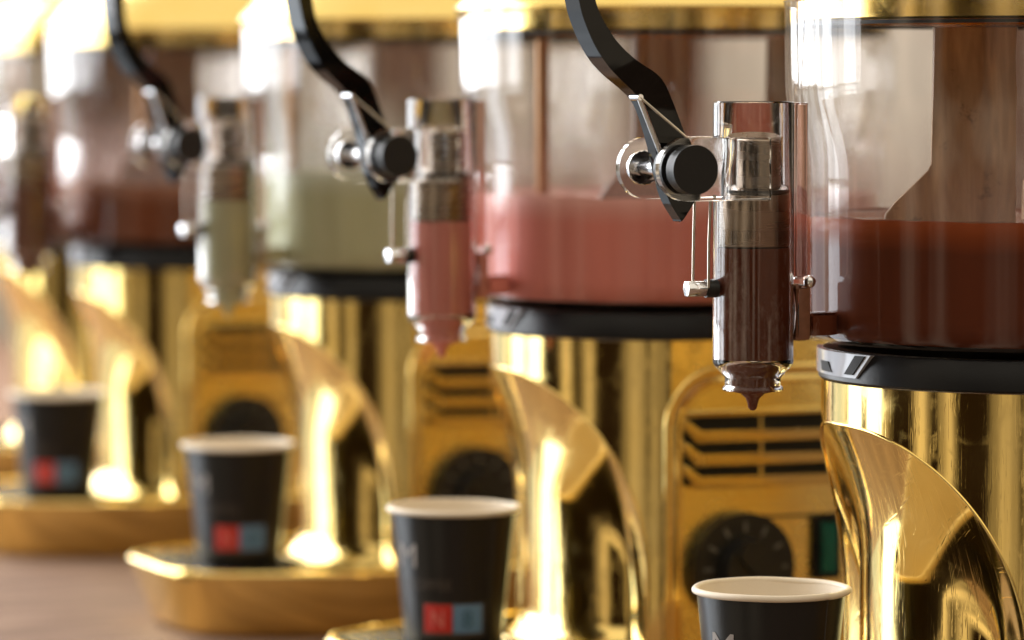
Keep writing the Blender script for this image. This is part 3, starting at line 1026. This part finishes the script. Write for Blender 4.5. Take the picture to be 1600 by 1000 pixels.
# ------------------------------------------------------------------ the five dispensers
flav = [
    dict(px=1285, d=1.00, deep=(0.105, 0.029, 0.014), band=(0.28, 0.064, 0.020), z=0.2554, film=(0.46, 0.33, 0.28), fmax=0.26, rot=0.0,
         pad=((0.26, 0.135, 0.062), (0.64, 0.41, 0.22)), lab='nearest gold dispenser with a clear tank of dark chocolate, sharply in focus at the right', tilt=0.0),
    dict(px=765, d=1.20, deep=(0.62, 0.215, 0.18), band=(0.72, 0.38, 0.34), z=0.2560, film=(0.72, 0.50, 0.48), fmax=0.20, rot=R(36),
         pad=((0.21, 0.13, 0.09), (0.34, 0.24, 0.175)), lab='gold dispenser with a tank of pink drink, second from the right', tilt=R(0)),
    dict(px=422, d=1.41, deep=(0.42, 0.42, 0.265), band=(0.52, 0.54, 0.42), z=0.2585, film=(0.60, 0.60, 0.52), fmax=0.40, rot=R(80),
         pad=((0.20, 0.12, 0.085), (0.28, 0.20, 0.15)), lab='gold dispenser with a tank of pale green drink in the middle of the row', tilt=R(-4)),
    dict(px=115, d=1.64, deep=(0.14, 0.046, 0.022), band=(0.30, 0.14, 0.09), z=0.2445, film=(0.55, 0.40, 0.36), fmax=0.45, rot=R(20),
         pad=((0.20, 0.11, 0.08), (0.28, 0.18, 0.14)), lab='blurred gold dispenser with milk chocolate brown drink, fourth from the right', tilt=R(-3)),
    dict(px=-12, d=1.88, deep=(0.20, 0.055, 0.045), band=(0.34, 0.15, 0.12), z=0.2480, film=(0.55, 0.42, 0.40), fmax=0.40, rot=R(50),
         pad=((0.20, 0.11, 0.08), (0.28, 0.18, 0.14)), lab='farthest gold dispenser at the left edge, mostly hidden behind its neighbour', tilt=R(2)),
]
rod_m = principled('stained rod', (0.42, 0.22, 0.09), 0.35, 0.6)
proto = None
axes = []


def copy_child(o, parent):
    c = o.copy()
    COL.objects.link(c)
    c.parent = parent
    for ch in o.children:
        copy_child(ch, c)
    return c


for i, f in enumerate(flav):
    ax = axis_at(f['px'], f['d'])
    axes.append(ax)
    root = empty('drink_dispenser', (ax[0], ax[1], 0), ROT)
    tag(root, f['lab'], 'drink dispenser', 'gold drink dispensers lined up on the counter')
    tm = clear_shell('tank wall %d' % i, f['film'], f['z'], f['z'] + 0.060, f['fmax'])
    dm = drink_mat('drink %d' % i, f['deep'], f['band'], f['z'], 0.010)
    dt = drink_mat('drink in tap %d' % i, tuple(c * 1.15 for c in f['deep']), f['deep'], 0.30, 0.001, bubbles=(i == 0))
    pm = paddle_mat('paddle %d' % i, *f['pad'])
    if proto is None:
        proto = [build_body(root), build_ring(root), build_lid(root), build_tray(root)] + [c for c in root.children if c.name.startswith('side_panel')]
    else:
        for p in proto:
            copy_child(p, root)
    build_tank(root, tm)
    build_drink(root, dm, f['z'])
    build_agitator(root, pm, f['rot'], rod_m, 11 + i)
    tp_ = build_tap(root, dt, principled('outlet %d' % i, tuple(0.6 * a_ + b_ for a_, b_ in zip(f['deep'], (0.15, 0.075, 0.045))), 0.2, noise=0.3, nscale=300), f['tilt'])
    tp_.rotation_euler = (0, 0, R((0.0, 8.5, 11.0, 9.0, 6.0)[i]))     # bowls are not all seated square


# ------------------------------------------------------------------ paper cups
CUP_H, CR0, CR1 = 0.0690, 0.0232, 0.0303


def cup_r(z):
    return CR0 + (CR1 - CR0) * z / CUP_H


def wrap_print(name, mat, parent, verts, faces, off):
    """flat artwork (metres along the cup, height) laid onto the cone"""
    bm = bmesh.new()
    vs = []
    for s, z in verts:
        r_ = cup_r(z) + off
        a = -PI / 2 + s / cup_r(z)
        vs.append(bm.verts.new((r_ * math.cos(a), r_ * math.sin(a), z)))
    for f_ in faces:
        try:
            bm.faces.new([vs[k] for k in f_])
        except ValueError:
            pass
    return finish(name, bm, mat, parent, 60)


def rect_print(name, mat, parent, s0, s1, z0, z1, off, n=10):
    v, fc = [], []
    for k in range(n + 1):
        s = s0 + (s1 - s0) * k / n
        v += [(s, z0), (s, z1)]
    for k in range(n):
        fc.append((2 * k, 2 * k + 2, 2 * k + 3, 2 * k + 1))
    return wrap_print(name, mat, parent, v, fc, off)


_glyph = {}


def text_print(name, txt, mat, parent, s0, z0, height, width, off):
    """letters from the built-in font fitted to a width and height"""
    if txt not in _glyph:
        cu = bpy.data.curves.new('lettering', 'FONT')
        cu.body = txt
        ob = bpy.data.objects.new('lettering_source', cu)
        COL.objects.link(ob)
        bpy.context.view_layer.update()
        me = bpy.data.meshes.new_from_object(ob.evaluated_get(bpy.context.evaluated_depsgraph_get()))
        bm = bmesh.new(); bm.from_mesh(me)
        bmesh.ops.triangulate(bm, faces=bm.faces)
        bmesh.ops.subdivide_edges(bm, edges=[e for e in bm.edges if e.calc_length() > 0.25], cuts=2)
        bmesh.ops.triangulate(bm, faces=bm.faces)
        bm.verts.index_update()
        V = [(v.co.x, v.co.y) for v in bm.verts]
        Fc = [[v.index for v in f_.verts] for f_ in bm.faces]
        bm.free()
        bpy.data.objects.remove(ob); bpy.data.curves.remove(cu); bpy.data.meshes.remove(me)
        _glyph[txt] = (V, Fc)
    V, Fc = _glyph[txt]
    x0 = min(v[0] for v in V); x1 = max(v[0] for v in V); y0 = min(v[1] for v in V); y1 = max(v[1] for v in V)
    W = [(s0 + (v[0] - x0) / (x1 - x0) * width, z0 + (v[1] - y0) / (y1 - y0) * height) for v in V]
    return wrap_print(name, mat, parent, W, Fc, off)


def build_cup(loc, rz, label):
    c = empty('paper_cup', loc, rz)
    tag(c, label, 'paper cup', 'black paper cups on the drip trays')
    prof = [(0.0, 0.004), (CR0 - 0.001, 0.004), (CR0 - 0.0008, 0.0), (CR0, 0.0002), (cup_r(0.067), 0.067)]
    finish('sleeve', lathe(prof, 96), M['sleeve'], c, 40)
    t = 0.00145
    rim = [(CR1 + 0.0006 + t * math.cos(a), CUP_H - 0.0009 + t * 0.95 * math.sin(a)) for a in [2 * PI * k / 14 for k in range(14)]]
    bm = lathe(rim, 120, closed=True)
    for v in bm.verts:                          # overlap of the rolled rim at the seam, and a slightly uneven roll
        a = math.atan2(v.co.y, v.co.x) + PI / 2
        d = math.degrees((a - R(40) + PI) % (2 * PI) - PI)
        k = max(0.0, 1 - abs(d) / 5.0) * 0.0005 - (0.0004 if 0 < d < 22 else 0.0)
        k += 0.00018 * math.sin(3 * a + loc[0] * 90) + 0.00010 * math.sin(7 * a + loc[1] * 50)
        v.co.x *= 1 + k / CR1
        v.co.y *= 1 + k / CR1
        v.co.z += k * 0.5
    finish('rim', bm, M['paper'], c, 60)
    finish('lining', lathe([(0, 0.006), (CR0 - 0.0015, 0.006), (CR1 - 0.0007, CUP_H - 0.001)], 80), M['paper'], c, 40)
    bm = bmesh.new()
    th = R(42)
    a = [bm.verts.new(((cup_r(z) + o) * math.cos(-PI / 2 + th + d), (cup_r(z) + o) * math.sin(-PI / 2 + th + d), z)) for z in (0.001, 0.0665) for d, o in ((-0.012, 0.00005), (0.0, 0.0003), (0.012, 0.00005))]
    bm.faces.new((a[0], a[1], a[4], a[3])); bm.faces.new((a[1], a[2], a[5], a[4]))
    finish('seam', bm, M['seam'], c, 0)
    rs = cup_r(0.0145)
    # a thin print frame under and around the two squares
    rect_print('print_frame', M['dim'], c, -R(35) * rs, R(37) * rs, 0.0086, 0.0250, 0.00010, 16)
    rect_print('red_square', M['red'], c, -R(33) * rs, -R(0.6) * rs, 0.0105, 0.0243, 0.00022)
    rect_print('blue_square', M['blue'], c, R(0.6) * rs, R(34) * rs, 0.0105, 0.0243, 0.00022)
    text_print('lettering', 'N', M['palered'], c, -R(24) * rs, 0.0131, 0.0085, R(14) * rs, 0.00034)
    text_print('lettering', '8', M['darkblue'], c, R(11) * rs, 0.0131, 0.0085, R(11) * rs, 0.00034)
    rm = cup_r(0.043)
    text_print('lettering', 'M', M['white'], c, -R(63) * rm, 0.0418, 0.0112, R(24) * rm, 0.0002)
    text_print('lettering', 'COFFEE', M['dim'], c, -R(50) * rm, 0.0312, 0.0050, R(49) * rm, 0.0002)
    return c


cup_lab = ['nearest black paper cup, only its upper half in the picture, under the dark chocolate tap',
           'black paper cup with red and blue squares under the pink drink tap',
           'blurred black paper cup under the green drink tap',
           'far left blurred black paper cup on the milk chocolate dispenser tray']
cup_px = [(1207, 0.128), (708, 0.128), (371, 0.128), (88, 0.128)]
for i in range(4):
    X0, D0 = axes[i]
    # keep every cup on its own tray, below its tap
    px, L = cup_px[i]
    cx, cy = X0 + FX * L, D0 + FY * L - (0.0, 0.018, 0.024, 0.026)[i]
    k = (px - 800.0) / F_PX
    dx = max(-0.03, min(0.03, k * cy - cx))
    build_cup((cx + dx, cy, 0.0380), R((3, 0, 5, 2)[i]), cup_lab[i])
